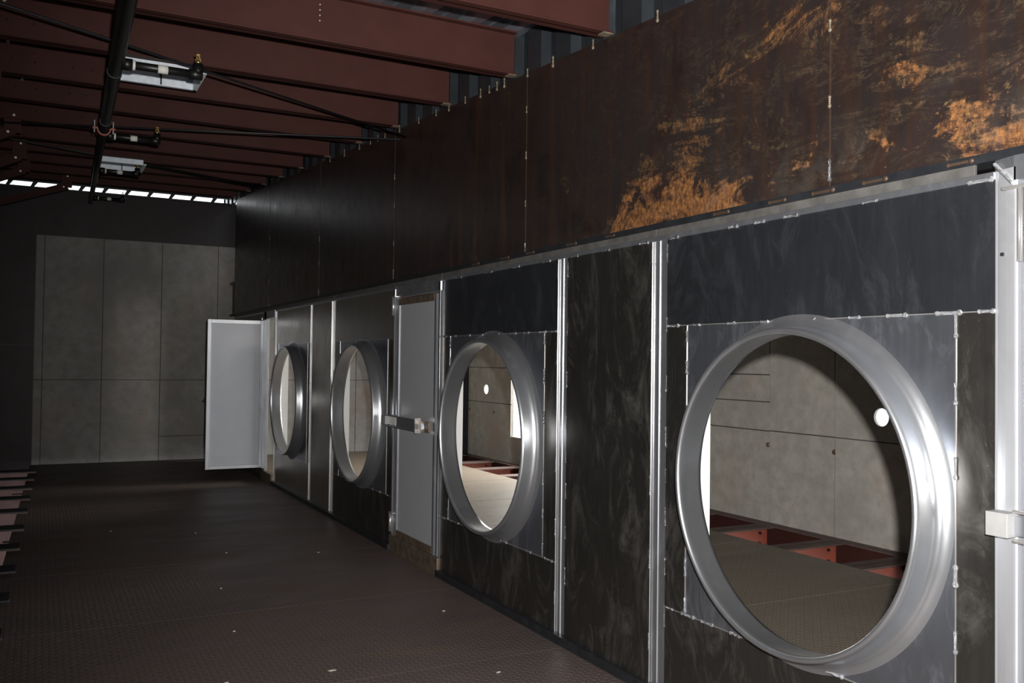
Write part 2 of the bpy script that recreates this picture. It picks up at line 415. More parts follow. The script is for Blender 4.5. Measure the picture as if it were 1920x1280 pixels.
box('flange', (3.70, 3.0, -0.012), (3.83, 14.2, 0.0), M_REDDUST, t, (3.78, 8, -0.30))
for i, y in enumerate([5.9, 6.8, 7.7, 8.6, 9.55, 10.6, 11.55, 12.45, 13.35, 14.2]):
    t = thing('floor_joist', 'red steel floor joist beside the left edge of the hall floor, %s from the camera' % ordn[i], 'joist', (-4.0, y + .13, -0.36), 'floor joists left of the hall floor')
    ibeam_x(y, -5.9, xl(y) + .1, ZF + 0.04, 0.34, 0.25, M_PINK, M_BLACK, t, (-4.0, y + .13, -0.36))

# ------------------------------------------------------------------ concrete walls with formwork joints
wall_back = struct(empty('wall_back'), 'grey formed concrete wall at the far end of the hall under dark steel sheets')
D = 15.75
def cpanel(parent, name, rect, plane, v, th=0.02):
    a, b, c, d = rect; g = 0.006
    if plane == 'y': return box(name, (a + g, v, c + g), (b - g, v + th, d - g), M_CONC, parent, bevel=0)
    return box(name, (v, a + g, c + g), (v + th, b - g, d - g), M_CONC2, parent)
vx = [-2.80, -2.68, -1.845, -0.975, -0.095, 0.74, 1.61, 2.32, 3.19, 3.84]
for a, b in zip(vx, vx[1:]):
    zs = [-1.6, 0.30, 1.215, 3.45] if (-1 < a < 0.1) else [-1.6, 1.215, 3.45]
    for c, d in zip(zs, zs[1:]): cpanel(wall_back, 'concrete_panel', (a, b, c, d), 'y', D)
box('joint_backing', (-2.8, D + .008, -1.6), (3.84, D + .2, 3.5), M_GROUT, wall_back)
# dark steel over and beside the concrete
for a, b in ((-2.80, -1.55), (-1.55, -0.3), (-0.3, 0.95), (0.95, 2.4), (2.4, 3.9)):
    box('steel_sheet', (a + .003, D - .012, 3.455), (b - .003, D, 4.17), M_DARKST, wall_back, label='dark steel sheet over the concrete wall')
box('steel_sheet', (-7, D - .03, 3.60), (-2.803, D - .015, 4.17), M_DARKST, wall_back)
box('steel_sheet', (-7, D - .03, 1.75), (-2.803, D - .015, 3.594), M_DARKST, wall_back)
box('steel_sheet', (-7, D - .03, -1.6), (-2.803, D - .015, 1.744), M_DARKST, wall_back)
box('sheet_backing', (-7, D + .001, 3.46), (3.9, D + .012, 4.16), M_BLACK, wall_back)  # unseen backing added to keep daylight out of the sheet joints
box('sheet_backing', (-7, D - .012, -1.6), (-2.80, D + .05, 4.16), M_BLACK, wall_back)
box('top_angle', (-7, D - .05, 4.15), (3.9, D + .05, 4.175), M_BLACK, wall_back)
bm = bmesh.new()
x = -6.9
while x < 0.2:                                         # sheet ribs that divide the daylight slot under the roof
    add_prism(bm, [(x, 4.17), (x + .05, 4.17), (x + .11, 4.25), (x + .11, 4.5), (x + .03, 4.5), (x + .04, 4.25)], 'y', D - .01, D + .02)
    x += 0.333
obj('eaves_rib', bm, M_BLACK, wall_back)
box('eaves_fill', (0.28, D, 4.17), (4, D + .02, 4.6), M_BLACK, wall_back)
box('eaves_angle', (-7, D - .008, 4.25), (.3, D + .03, 4.6), M_BLACK, wall_back)

XO = 3.84
wall_outer = struct(empty('wall_outer'), 'formed concrete outer wall seen through the inlet rings')
vy = [-3, 0.0, 0.88, 1.75, 2.62, 3.49, 4.36, 5.235, 6.115, 6.967, 7.85, 8.75, 9.65, 10.9, 12.63, 13.2, 14.1, 15.0, 15.75]
holes = {(5.235, 6.115): (5.59, 1.137), (13.2, 14.1): (13.53, 1.12)}
for a, b in zip(vy, vy[1:]):
    if (a, b) == (10.9, 12.63):
        cpanel(wall_outer, 'concrete_panel', (a, b, -0.3, 0.42), 'x', XO, .05); cpanel(wall_outer, 'concrete_panel', (a, b, 2.45, 2.8), 'x', XO, .05); continue
    if abs(a - 6.967) < .01: zs = [-0.3, 0.915, 1.208, 1.484, 2.8]
    elif a > 12: zs = [-0.3, 0.91, 1.48, 2.8]
    else: zs = [-0.3, 0.92, 2.8]
    for c, d in zip(zs, zs[1:]):
        h = holes.get((a, b))
        if h and c < h[1] < d:
            bm = bmesh.new(); plate_with_hole(bm, (a + .004, b - .004, c + .004, d - .004), h, 0.08, XO, XO + .03, 32)
            obj('concrete_panel', bm, M_CONC2, wall_outer)
        else: cpanel(wall_outer, 'concrete_panel', (a, b, c, d), 'x', XO, .05)
bm = bmesh.new()
for y in vy[1:-1]:
    add_box(bm, (XO + .01, y - .01, -0.3), (XO + .045, y + .01, 0.415 if y in (10.9, 12.63) else 2.8))
    if y in (10.9,): add_box(bm, (XO + .01, y - .012, 0.4), (XO + .045, y - .002, 2.8))
    if y in (12.63,): add_box(bm, (XO + .01, y + .002, 0.4), (XO + .045, y + .012, 2.8))
for c, za, yb, yd in ((0.92, 0, -3, 10.9), (1.208, 0, 6.97, 7.85), (1.484, 0, 6.97, 7.85), (0.91, 0, 12.63, 15.7), (1.48, 0, 12.63, 15.7)):
    add_box(bm, (XO + .012, yb, c - .01), (XO + .045, yd, c + .01))
obj('joint_filler', bm, M_GROUT, wall_outer)
for y, z in ((6.987, 0.776), (6.122, 0.782), (13.23, .76), (14.15, .76)):
    bm = bmesh.new(); add_tube(bm, (XO - .006, y, z), (XO + .01, y, z), 0.022, 12, 0.03)
    obj('tie_hole', bm, M_SILL, wall_outer)
bm = bmesh.new(); add_box(bm, (0.05, -3.02, -0.3), (XO + .25, -3, 2.8)); wall_near = struct(obj('wall_front', bm, M_CONC), 'concrete end wall out of view')
column = box('steel_column', (3.70, 14.2, -0.3), (3.83, 14.48, 2.8), M_BLACK, None, (3.6, 14.4, -.3))
tag(column, 'dark steel column standing by the outer concrete wall, seen through the second ring', 'column')
roof2 = struct(box('ceiling_outer', (0.10, -3, 2.8), (XO + .3, D + .2, 2.85), M_CONC), 'concrete soffit beyond the aluminium wall')

# ------------------------------------------------------------------ left, rear walls of the hall (out of view, keep it dark)
struct(box('wall_left', (-7.05, -4, -1.6), (-7.0, D, 5), M_DARKST), 'dark steel wall left of the frame')
struct(box('wall_rear', (-7, -4.05, -1.6), (0.1, -4.0, 5), M_DARKST), 'dark steel wall behind the camera')

# ------------------------------------------------------------------ roof
ceiling = empty('ceiling'); struct(ceiling, 'trapezoidal steel roof deck above the beams')
bm = bmesh.new()
prof = []
x = -7.0
while x < 0.25:
    prof += [(x, 0), (x + .07, 0), (x + .1, .045), (x + .185, .045), (x + .195, .036), (x + .21, .036), (x + .22, .045), (x + .303, .045)]
    x += 0.333
ya, yb = -4.0, 16.2
A = [bm.verts.new((px, ya, zbeam(ya) + .287 + pz)) for px, pz in prof]; B = [bm.verts.new((px, yb, zbeam(yb) + .287 + pz)) for px, pz in prof]
for i in range(len(prof) - 1): bm.faces.new((A[i], A[i + 1], B[i + 1], B[i]))
obj('roof_sheet', bm, M_DECK, ceiling)
beam_y = [-2.5, -1.4, -.3, .8, 1.9, 3.0, 4.105, 5.224, 6.299, 7.402, 8.428, 9.516, 10.624, 11.63, 12.615, 13.68, 14.74]
vis = 0
for y in beam_y:
    z = zbeam(y)
    lc = (-3.0, y + .05, z)
    if y >= 4: lab = 'red-brown steel roof beam spanning the hall, %s from the camera' % ordn[vis]; vis += 1
    else: lab = 'red-brown steel roof beam above and behind the camera'
    t = thing('roof_beam', lab, 'beam', lc, 'roof beams over the hall')
    bm = bmesh.new(); add_box(bm, (-6.9, y + .046, z), (0.0, y + .054, z + .285)); obj('web', bm, M_RED, t, lc)
    box('bottom_flange', (-6.9, y, z), (0.0, y + .1, z + .011), M_RED, t, lc, .003)
    box('top_flange', (-6.9, y, z + .274), (0.0, y + .1, z + .285), M_RED, t, lc)
    box('bearing_plate', (-0.06, y + .004, z - .006), (0.0, y + .06, z), M_TACK, t, lc, label='pale welded bearing plate at the end of the beam')
    if y > 5:
        bm = bmesh.new()
        for xx in (-3.3, -3.15, -2.95, -2.8, -2.55, -2.42):
            add_tube(bm, (xx, y + .0462, z + .11), (xx, y + .0445, z + .11), .009, 8)
        obj('bolt_holes', bm, M_HOLE, t, lc)['kind'] = 'stuff'
for y, xx in ((5.224, -1.30), (5.224, -2.18)):
    for k in range(4):
        bm = bmesh.new(); bmesh.ops.create_icosphere(bm, subdivisions=1, radius=.005, matrix=Matrix.Translation((xx, y + .044, zbeam(y) + .13 + .032 * k)))
        obj('screw_tip', bm, M_BOLT, next(o for o in COL.objects if o.name.startswith('roof_beam') and abs(o.location.y - y - .05) < .01), (-3.0, y + .05, zbeam(y)))

# ------------------------------------------------------------------ right wall: rusted sheets, cladding, aluminium partition
wr = struct(empty('wall_right'), 'right-hand wall of rusted steel sheets over welded aluminium panels')
sy = [-3.5, 0.07, 2.57, 5.078, 7.50, 9.88, 12.35, 14.75]
ztop_al = 2.26
for a, b in zip(sy, sy[1:]):
    bm = bmesh.new(); add_prism(bm, [(a + .0015, 2.285), (b - .0015, 2.285), (b - .0015, zrust(b)), (a + .0015, zrust(a))], 'x', -0.004, 0.0)
    obj('rusted_sheet', bm, M_RUST, wr)
bm = bmesh.new()
add_prism(bm, [(-3.5, 2.26), (14.75, 2.26), (14.75, zrust(14.75)), (-3.5, zrust(-3.5))], 'x', 0.004, 0.03)
obj('backing', bm, M_BLACK, wr)
bm = bmesh.new(); add_prism(bm, [(-3.5, zrust(-3.5) - .004), (14.75, zrust(14.75) - .004), (14.75, zrust(14.75)), (-3.5, zrust(-3.5))], 'x', 0.0, 0.14)
obj('top_ledge', bm, M_RUST, wr)
# profiled cladding above the ledge
bm = bmesh.new(); prof = []
y = -3.6
while y < 16.0:
    prof += [(0.04, y), (0.04, y + .12), (0.09, y + .16), (0.09, y + .26), (0.04, y + .30)]; y += 0.36
A = [bm.verts.new((px, py, zrust(py) - .01)) for px, py in prof]; B = [bm.verts.new((px, py, zbeam(py) + .36)) for px, py in prof]
for i in range(len(prof) - 1): bm.faces.new((A[i], A[i + 1], B[i + 1], B[i]))
obj('cladding_sheet', bm, M_CLAD, wr, label='blue-grey ribbed cladding sheet above the rusted sheets')
def bead_mesh(n, m, ln=0.07, w=0.011):
    bm = bmesh.new()
    for k in range(n):
        t = -ln / 2 + ln * k / (n - 1)
        s = w * (1.2 if k == 0 else 1.0 if k == n - 1 else 0.78)
        mt = Matrix.Translation((0, t, 0)) @ Matrix.Diagonal((0.6 * s, 1.1 * s, s, 1))
        bmesh.ops.create_icosphere(bm, subdivisions=2, radius=1.0, matrix=mt)
    for f in bm.faces: f.smooth = True
    me = bpy.data.meshes.new('weld_bead'); bm.to_mesh(me); bm.free(); me.materials.append(m); return me
BE = [bead_mesh(7, M_BEAD, 0.05, .0085), bead_mesh(10, M_BEAD, 0.075, .0085)]
TK = bead_mesh(5, M_TACK, 0.035, 0.007)
M_RB = simple('rusty_weld', (0.07, 0.045, 0.032), 0.5, 0.4)
RB = bead_mesh(13, M_RB, 0.09, 0.009)
PB = bead_mesh(11, M_BEAD, 0.08, .005)
def bead(y, z, vert=False, me=None, x=-0.003, parent=None):
    o = bpy.data.objects.new('weld_bead', me or random.choice(BE)); COL.objects.link(o)
    o.location = (x, y, z)
    o.rotation_euler = (R(90) if vert else 0, 0, 0)
    s = random.uniform(.8, 1.15); o.scale = (s, s, s)
    o.parent = parent or wr
    return o
y = 3.697
for y in (3.70, 4.30, 4.75, 5.075, 5.40, 5.51, 5.63, 5.77, 6.03, 6.33, 6.58, 6.95, 7.40, 7.77, 7.97, 8.18, 8.51, 9.0, 9.52, 2.9, 3.25, 2.2):
    o_ = bead(y, zrust(y) + .0, True, TK, -0.006); o_.scale = [1.4 * q for q in o_.scale]
for y in (2.57, 5.078, 7.50, 9.88, 12.35):            # stitch welds up the sheet joints
    for z in (2.33, 2.62, 2.92, 3.2):
        if z < zrust(y): bead(y + .002, z + random.uniform(-.03, .03), True, TK if z > 2.5 else None, -0.006)
bm = bmesh.new()
for y in (2.57, 5.078, 7.50, 9.88, 12.35): add_box(bm, (-.006, y - .003, 2.285), (-.003, y + .003, zrust(y)))
obj('sheet_joint', bm, M_RB, wr)

# black channel between sheets and aluminium, aluminium head rail
box('head_channel', (-0.012, -3, 2.258), (0.02, 15.1, 2.287), M_BLACK, wr, label='black steel channel over the aluminium wall')
M_RAILG = simple('stained_galvanised_flat', (0.12, 0.115, 0.11), 0.55, 0.4, 0.35, 9)
for a, b in ((1.95, 3.70), (3.70, 6.42), (6.42, 9.3), (9.3, 14.7)):
    box('head_rail', (0.0, a + .002, 2.222), (0.012, b - .002, 2.26), M_RAILG, wr, bevel=.001, label='rust-stained galvanised flat bar')
box('lower_rail', (-0.006, 1.88, 2.198), (0.012, 14.7, 2.223), M_PROF, wr, bevel=.002)
for y in (2.0, 2.35, 2.6, 2.85, 3.2, 4.1, 4.5, 5.0, 5.35, 5.8):
    bead(y, 2.272, False, RB, -0.012)
for y in (1.93, 2.38, 2.78, 2.96, 3.13, 3.55, 3.8, 4.15, 4.48, 4.8, 5.2, 5.6, 6.1): bead(y, 2.2, False, None, -0.006)
for a, b in ((1.9, 3.62), (3.66, 6.42), (7.47, 11.93)):
    box('base_channel', (-0.03, a, ZF), (0.02, b, 0.0), M_BLACK, wr, bevel=.003, label='black steel base channel along the floor')

bays = [(1.88, 3.606, 2.735), (4.668, 6.393, 5.535), (7.472, 9.214, 8.335), (10.205, 11.816, 11.02)]
ZC, RB = 1.083, 0.70
SZ0, SZ1 = 0.405, 1.772
ringlab = ['large spun aluminium inlet ring nearest the camera, red joists seen through it',
           'spun aluminium inlet ring just right of the closed white door',
           'spun aluminium inlet ring just left of the closed white door',
           'farthest and smallest-looking aluminium inlet ring, beside the open door']
def seam(bm, y0, z0, y1, z1):
    if abs(y0 - y1) < .001: add_box(bm, (-.0025, y0 - .002, z0), (.004, y0 + .002, z1))
    else: add_box(bm, (-.0025, y0, z0 - .002), (.004, y1, z0 + .002))
for i, (a, b, c) in enumerate(bays):
    s0, s1 = c - .715, c + .715
    g = .0015
    box('aluminium_panel', (0, a, SZ1 + g), (.012, b, 2.198), M_PANELB if i < 2 else M_PANELW, wr)
    box('aluminium_panel', (0, a, 0.0), (.012, b, SZ0 - g), M_PANEL if i < 3 else M_PANELW, wr)
    box('aluminium_panel', (0, a, SZ0 + g), (.012, s0 - g, SZ1 - g), M_PANEL, wr)
    if b > s1 + .01: box('aluminium_panel', (0, s1 + g, SZ0 + g), (.012, b, SZ1 - g), M_PANEL, wr)
    bm = bmesh.new(); plate_with_hole(bm, (s0 + g, s1 - g, SZ0 + g, SZ1 - g), (c, ZC), 0.64, 0.0, 0.012)
    if SZ0: obj('ring_plate', bm, M_BLUE, wr, label='bluish aluminium plate cut out round the ring')
    bm = bmesh.new()
    seam(bm, a, SZ1, b, SZ1); seam(bm, a, SZ0, b, SZ0); seam(bm, s0, SZ0, s0, SZ1); seam(bm, s1, SZ0, s1, SZ1)
    obj('seam_line', bm, M_SEAM, wr, label='bright seam between aluminium panels')
    if i < 2:
        o0 = 0 if i == 0 else 2.795
        for y in (3.56, 3.38, 3.14, 2.93, 2.67, 2.45, 2.26, 2.05, 1.91): bead(min(y + o0, b - .03), SZ1)
        for z in (1.73, 1.5, 1.25, 0.89, 0.67, .45): bead(s0, z, True)
        for z in (1.72, 1.57, 0.63, 0.45): bead(s1, z, True)
        for y in (3.58, 3.43, 3.29, 3.1, 2.54, 2.2, 1.95): bead(min(y + o0, b - .03), SZ0)
    elif i == 2:
        for y in (8.0, 7.8, 7.6, 8.8): bead(y, SZ0)
    # the ring: a thing of its own, welded on
    lc = (0, c, ZC)
    t = thing('inlet_ring', ringlab[i], 'ring', lc, 'aluminium inlet rings along the wall')
    prof = [(0.0, .712), (-.003, .702), (-.008, .692), (-.014, .684), (-.020, .679), (-.023, .6765), (-.026, .673), (-.033, .667), (-.043, .662), (-.058, .6585), (-.078, .657), (-.094, .6565),
            (-.104, .6555), (-.112, .652), (-.117, .6465), (-.118, .641), (-.116, .6355), (-.111, .631), (-.103, .6285), (-.09, .6285), (-.075, .630), (-.05, .632), (.002, .6325), (.02, .6325), (.02, .638)]
    bm = bmesh.new(); n = 128; rows = []
    for px, r in prof:
        rows.append([bm.verts.new((px, c + r * math.cos(2 * math.pi * k / n), ZC + r * math.sin(2 * math.pi * k / n))) for k in range(n)])
    for q in range(12):
        for k in range(n):
            f = bm.faces.new((rows[q][k], rows[q][(k + 1) % n], rows[q + 1][(k + 1) % n], rows[q + 1][k])); f.smooth = True
    bm2 = bmesh.new(); rows2 = []
    for px, r in prof[12:]:
        rows2.append([bm2.verts.new((px, c + r * math.cos(2 * math.pi * k / n), ZC + r * math.sin(2 * math.pi * k / n))) for k in range(n)])
    for q in range(len(rows2) - 1):
        for k in range(n):
            f = bm2.faces.new((rows2[q][k], rows2[q][(k + 1) % n], rows2[q + 1][(k + 1) % n], rows2[q + 1][k])); f.smooth = True
    for v in list(bm.verts):
        if not v.link_faces: bm.verts.remove(v)
    obj('flared_collar', bm, M_RING, t, lc)
    obj('rolled_lip', bm2, M_RING, t, lc, label='rolled lip and inner sleeve of the ring')
# white sheets standing behind the far side of each opening
for (y, xp), k in zip(((3.63, .295), (6.46, .205), (9.27, .175), (11.88, .165)), range(4)):
    box('return_panel', (0.045, y, 0.0), (xp, y + .03, 2.7), M_RETURN, wr, label='white return sheet behind the edge of the opening')
# narrow panels
for a, b in ((3.732, 4.552), (9.368, 10.10)):
    box('aluminium_panel', (-.002, a, 0.0), (.01, b, 2.198), M_PANEL if a < 5 else M_PANELW, wr, label='tall narrow dark aluminium panel, smeared')
# recessed posts: near half deep, far half shallow, with bright step edges
for a, b in ((3.606, 3.732), (4.552, 4.668), (9.214, 9.368), (10.10, 10.205), (11.816, 11.93)):
    mid = a + (b - a) * .58
    bm = bmesh.new()
    add_prism(bm, [(.012, a), (.012, mid - .002), (.0085, mid), (.0085, b), (.03, b), (.03, a)], 'z', 0.0, 2.222)
    obj('post', bm, M_PROF, wr)
    bm = bmesh.new(); add_box(bm, (-.001, b - .002, 0), (.0045, b + .001, 2.2)); add_box(bm, (.0075, mid - .001, 0), (.009, mid + .001, 2.2))
    obj('post_edge', bm, M_SEAM, wr)
    if a < 5:
        for z in (2.13, 1.62, .98, .61, .2): bead(b, z, True, PB)
        for z in (2.13, 1.78, 1.49, 1.23, 1.04, 0.84, 0.6, .35): bead(a, z, True, PB)
box('light_block', (.24, 14.7, ZF), (.27, D + .01, 4.3), M_BLACK, wr)  # unseen panel added to block outer-room daylight from the hall
box('wall_lining', (.03, -3, ztop_al), (.1, 15.1, 2.8), M_BLACK, wr)

# ------------------------------------------------------------------ doors
def door_closed(name, y0, y1, label):
    """frame y0..y1 with leaf inside"""
    d = struct(empty(name, (0, (y0 + y1) / 2, 0)), label); lc = (0, (y0 + y1) / 2, 0)
    def curved(a, b, sgn):        # rounded door-post section facing the hall
        pts = []
        n = 8
        for k in range(n + 1):
            t = k / n
            pts.append((-.022 * math.sin(math.pi / 2 * t) + 0.0, (b - (b - a) * t) if sgn > 0 else (a + (b - a) * t)))
        pts += [(.03, a if sgn > 0 else b), (.03, b if sgn > 0 else a)]
        bm = bmesh.new(); add_prism(bm, pts, 'z', ZF, 2.222); obj('door_post', bm, M_PROF, d, lc)
    w = .07
    for a, b in ((y0, y0 + w), (y1 - w, y1)):
        bm = bmesh.new(); add_prism(bm, [(.03, a), (-.004, a), (-.012, a + .012), (-.012, b - .016), (-.004, b - .004), (.03, b)], 'z', ZF + .13, 2.222)
        obj('door_post', bm, M_PROF, d, lc)
        bm = bmesh.new(); add_box(bm, (-.017, a + .012, .1), (-.011, a + .018, 2.2)); obj('post_edge', bm, M_SEAM, d, lc)
    box('door_head', (-.012, y0, 2.125), (.03, y1, 2.2), M_PROF, d, lc, .003)
    box('door_sill', (-.02, y0, ZF), (.03, y1, 0.085), M_SILL, d, lc, .003)
    return d, lc
def leaf(d, lc, y0, y1, z0, z1, x, mpanel):
    f = .055
    for a, b in ((y0, y0 + f), (y1 - f, y1)):
        bm = bmesh.new(); add_prism(bm, [(x + .03, a), (x, a), (x - .008, a + .008), (x - .008, b - .02), (x + .004, b - .004), (x + .03, b)], 'z', z0, z1); obj('leaf_stile', bm, M_PROF, d, lc)
    box('leaf_rail', (x - .006, y0 + f, z1 - f), (x + .03, y1 - f, z1), M_SILL, d, lc); box('leaf_rail', (x - .006, y0 + f, z0), (x + .03, y1 - f, z0 + f), M_SILL, d, lc)
    box('leaf_panel', (x + .006, y0 + f, z0 + f), (x + .025, y1 - f, z1 - f), mpanel, d, lc, label='plain grey-white plastic panel')
d1, lc = door_closed('door_1', 6.405, 7.472, 'closed narrow door with grey-white panel and a latch bar across it')
leaf(d1, lc, 6.50, 7.39, 0.09, 2.11, -.004, M_WHITE)
for z in (2.05, 0.2):
    bm = bmesh.new(); add_tube(bm, (-.03, 7.42, z - .08), (-.03, 7.42, z + .08), .012, 12); obj('hinge', bm, M_SEAM, d1, lc)
    box('hinge_tab', (-.034, 7.37, z + .075), (-.01, 7.46, z + .085), M_SEAM, d1, lc)
# latch bar: U channel, end block, eye plate with nut
bm = bmesh.new(); add_box(bm, (-.045, 6.73, 1.025), (-.04, 7.43, 1.115)); add_box(bm, (-.075, 6.73, 1.11), (-.04, 7.43, 1.118)); add_box(bm, (-.075, 6.73, 1.022), (-.04, 7.43, 1.03))
obj('latch_channel', bm, M_PROF, d1, lc, .001)
box('latch_stop', (-.09, 6.725, 1.01), (-.04, 6.735, 1.13), M_SEAM, d1, lc)
box('latch_patch', (-.0475, 7.27, 1.035), (-.0455, 7.42, 1.105), M_LABEL, d1, lc, .0, 'small pale patch on the latch channel')  # pale patch at the far end of the channel
box('latch_block', (-.085, 7.43, 1.035), (-.02, 7.53, 1.11), M_BLOCK, d1, lc, .003, 'white block at the far end of the latch bar')
box('eye_plate', (-.055, 6.53, 1.03), (-.035, 6.73, 1.11), M_SILL, d1, lc)
bm = bmesh.new(); add_tube(bm, (-.06, 6.62, 1.07), (-.085, 6.62, 1.07), .026, 6); obj('nut', bm, M_GALV, d1, lc)

# open door at the far end
d2 = struct(empty('door_2', (0, 12.2, 0)), 'open door with pale panel swung into the hall at the far end'); lc = (0, 12.2, 0)
for a, b in ((12.42, 12.54),):
    box('door_post', (-.012, a, ZF), (.03, b, 2.222), M_PROF, d2, lc, .003)
box('door_head', (-.012, 11.93, 2.12), (.03, 12.54, 2.222), M_PROF, d2, lc, .003)
box('door_sill', (-.03, 11.93, ZF), (.03, 12.54, 0.08), M_SILL, d2, lc, .003)
box('aluminium_panel', (0, 12.54, 0), (.012, 14.7, 2.198), M_PANEL, wr)
box('base_channel', (-0.03, 12.54, ZF), (0.02, 14.7, 0.0), M_BLACK, wr)
# leaf built in its own plane: u along the leaf from the hinge, then turned
HX, HY = -0.015, 12.36
UX, UY = Vector((-1, 0.0, 0)).normalized().x, Vector((-1, 0.0, 0)).normalized().y
def lp(u, n, z):    # n: towards the camera
    return (HX + UX * u + UY * n, HY + UY * u - UX * n * 1.0 if False else HY + UY * u + UX * n, z)
def lbox(name, u0, u1, n0, n1, z0, z1, m, label=None, mitre=False):
    bm = bmesh.new(); add_box(bm, (0, 0, 0), (1, 1, 1))
    for v in bm.verts:
        u = u0 + (u1 - u0) * v.co.x; nn = n0 + (n1 - n0) * v.co.y; z = z0 + (z1 - z0) * v.co.z
        v.co = lp(u, nn, z)
    return obj(name, bm, m, d2, lc, .002, label)
LW = .77
lbox('leaf_stile', 0.0, .05, -.02, .05, .12, 2.10, M_PROF)
lbox('leaf_stile', .05, .09, -.02, .03, .13, 2.09, M_PROF)
lbox('leaf_stile', LW - .045, LW, -.02, .03, .13, 2.09, M_PROF)
lbox('leaf_rail', .09, LW - .045, -.02, .026, 2.04, 2.09, M_PROF)
lbox('leaf_rail', .09, LW - .045, -.02, .026, .13, .175, M_PROF)
lbox('leaf_panel', .09, LW - .045, -.01, .014, .175, 2.04, M_LEAF, 'pale blue-white plastic panel')
bm = bmesh.new(); add_tube(bm, lp(0.08, .04, 2.09), lp(0.08, .04, 2.14), .012, 10); obj('hinge', bm, M_SEAM, d2, lc)
bm = bmesh.new(); add_tube(bm, lp(LW + .0, .0, 1.05), lp(LW + .03, .0, 1.05), .012, 8); obj('latch_knob', bm, M_BLACK, d2, lc)

# door beside the camera at the right edge
d3 = struct(empty('door_3', (0, 1.3, 0)), 'door at the right edge with a broad bright post and a pale lock block'); lc = (0, 1.3, 0)
bm = bmesh.new()
pts = [(.03, 1.88), (0.0, 1.88), (-.003, 1.876), (-.004, 1.868), (-.008, 1.862), (-.013, 1.848), (-.018, 1.832), (-.022, 1.815), (-.025, 1.80), (-.025, 1.794), (-.02, 1.790), (.03, 1.788)]
add_prism(bm, pts, 'z', ZF, 2.222); obj('door_post', bm, M_POST, d3, lc)
bm = bmesh.new(); add_prism(bm, [(-.025, .7), (-.025, 1.80), (0, 1.88), (.03, 1.88), (.03, .7)], 'z', 2.18, 2.258); obj('door_head', bm, M_PROF, d3, lc)
bm = bmesh.new(); add_tube(bm, (-.028, 1.80, 2.17), (-.01, 1.875, 2.245), .007, 8); obj('mitre_weld', bm, M_BEAD, d3, lc)
bm = bmesh.new(); add_prism(bm, [(.03, 1.78), (-.008, 1.78), (-.014, 1.772), (-.014, 1.73), (.03, 1.726)], 'z', .06, 2.15); obj('leaf_stile', bm, M_PROF, d3, lc)
box('leaf_stile', (-.014, .85, .06), (.03, .9, 2.15), M_PROF, d3, lc)
box('leaf_rail', (-.012, .9, 2.08), (.03, 1.726, 2.15), M_PROF, d3, lc); box('leaf_rail', (-.012, .9, .06), (.03, 1.726, .12), M_PROF, d3, lc)
box('leaf_panel', (-.004, .9, .12), (.02, 1.726, 2.08), M_WHITE, d3, lc)
box('door_post', (-.025, .74, ZF), (.03, .84, 2.222), M_PROF, d3, lc)
box('door_sill', (-.02, .74, ZF), (.03, 1.88, .05), M_SILL, d3, lc)
bm = bmesh.new(); add_tube(bm, (-.035, 1.775, 1.92), (-.035, 1.775, 2.155), .008, 12); obj('hinge', bm, M_SEAM, d3, lc)
box('hinge_tab', (-.045, 1.735, 2.15), (-.015, 1.83, 2.16), M_SEAM, d3, lc, .002)
bm = bmesh.new(); add_tube(bm, (-.023, 1.842, 1.95), (-.0165, 1.842, 1.95), .006, 12); obj('screw', bm, M_BLACK, d3, lc)
box('lock_block', (-.08, 1.785, 1.064), (-.02, 1.858, 1.139), M_BLOCK, d3, lc, .002, 'pale square block on the door post')
box('lock_bar', (-.045, 1.2, 1.07), (-.03, 1.79, 1.13), M_PROF, d3, lc)
for z in (1.055, 1.145):
    bm = bmesh.new(); add_tube(bm, (-.05, 1.785, z), (-.05, 1.72, z), .006, 8); obj('latch_wire', bm, M_SEAM, d3, lc)
# partition out of view beyond the door
box('aluminium_panel', (0, -3, 0), (.012, .74, 2.2), M_PANEL, wr)

# ------------------------------------------------------------------ sprinkler pipe
def zp(y): return 3.22 + 0.0706 * (y - 5.0)
def xp(y): return -2.395 + (y - 5) * 0.031
pl = (xp(8), 8, zp(8))
pipe = thing('sprinkler_pipe', 'black sprinkler pipe running down the hall under the roof beams', 'pipe', pl)
def pipe_seg(a, b, r, name='pipe_section'):
    bm = bmesh.new(); add_tube(bm, (xp(a), a, zp(a)), (xp(b), b, zp(b)), r, 24); obj(name, bm, M_PIPE, pipe, pl)
pipe_seg(-3.5, 7.7, .04); pipe_seg(7.7, 15.3, .032)
pipe_seg(7.66, 7.71, .043, 'collar'); pipe_seg(5.85, 5.92, .043, 'collar')
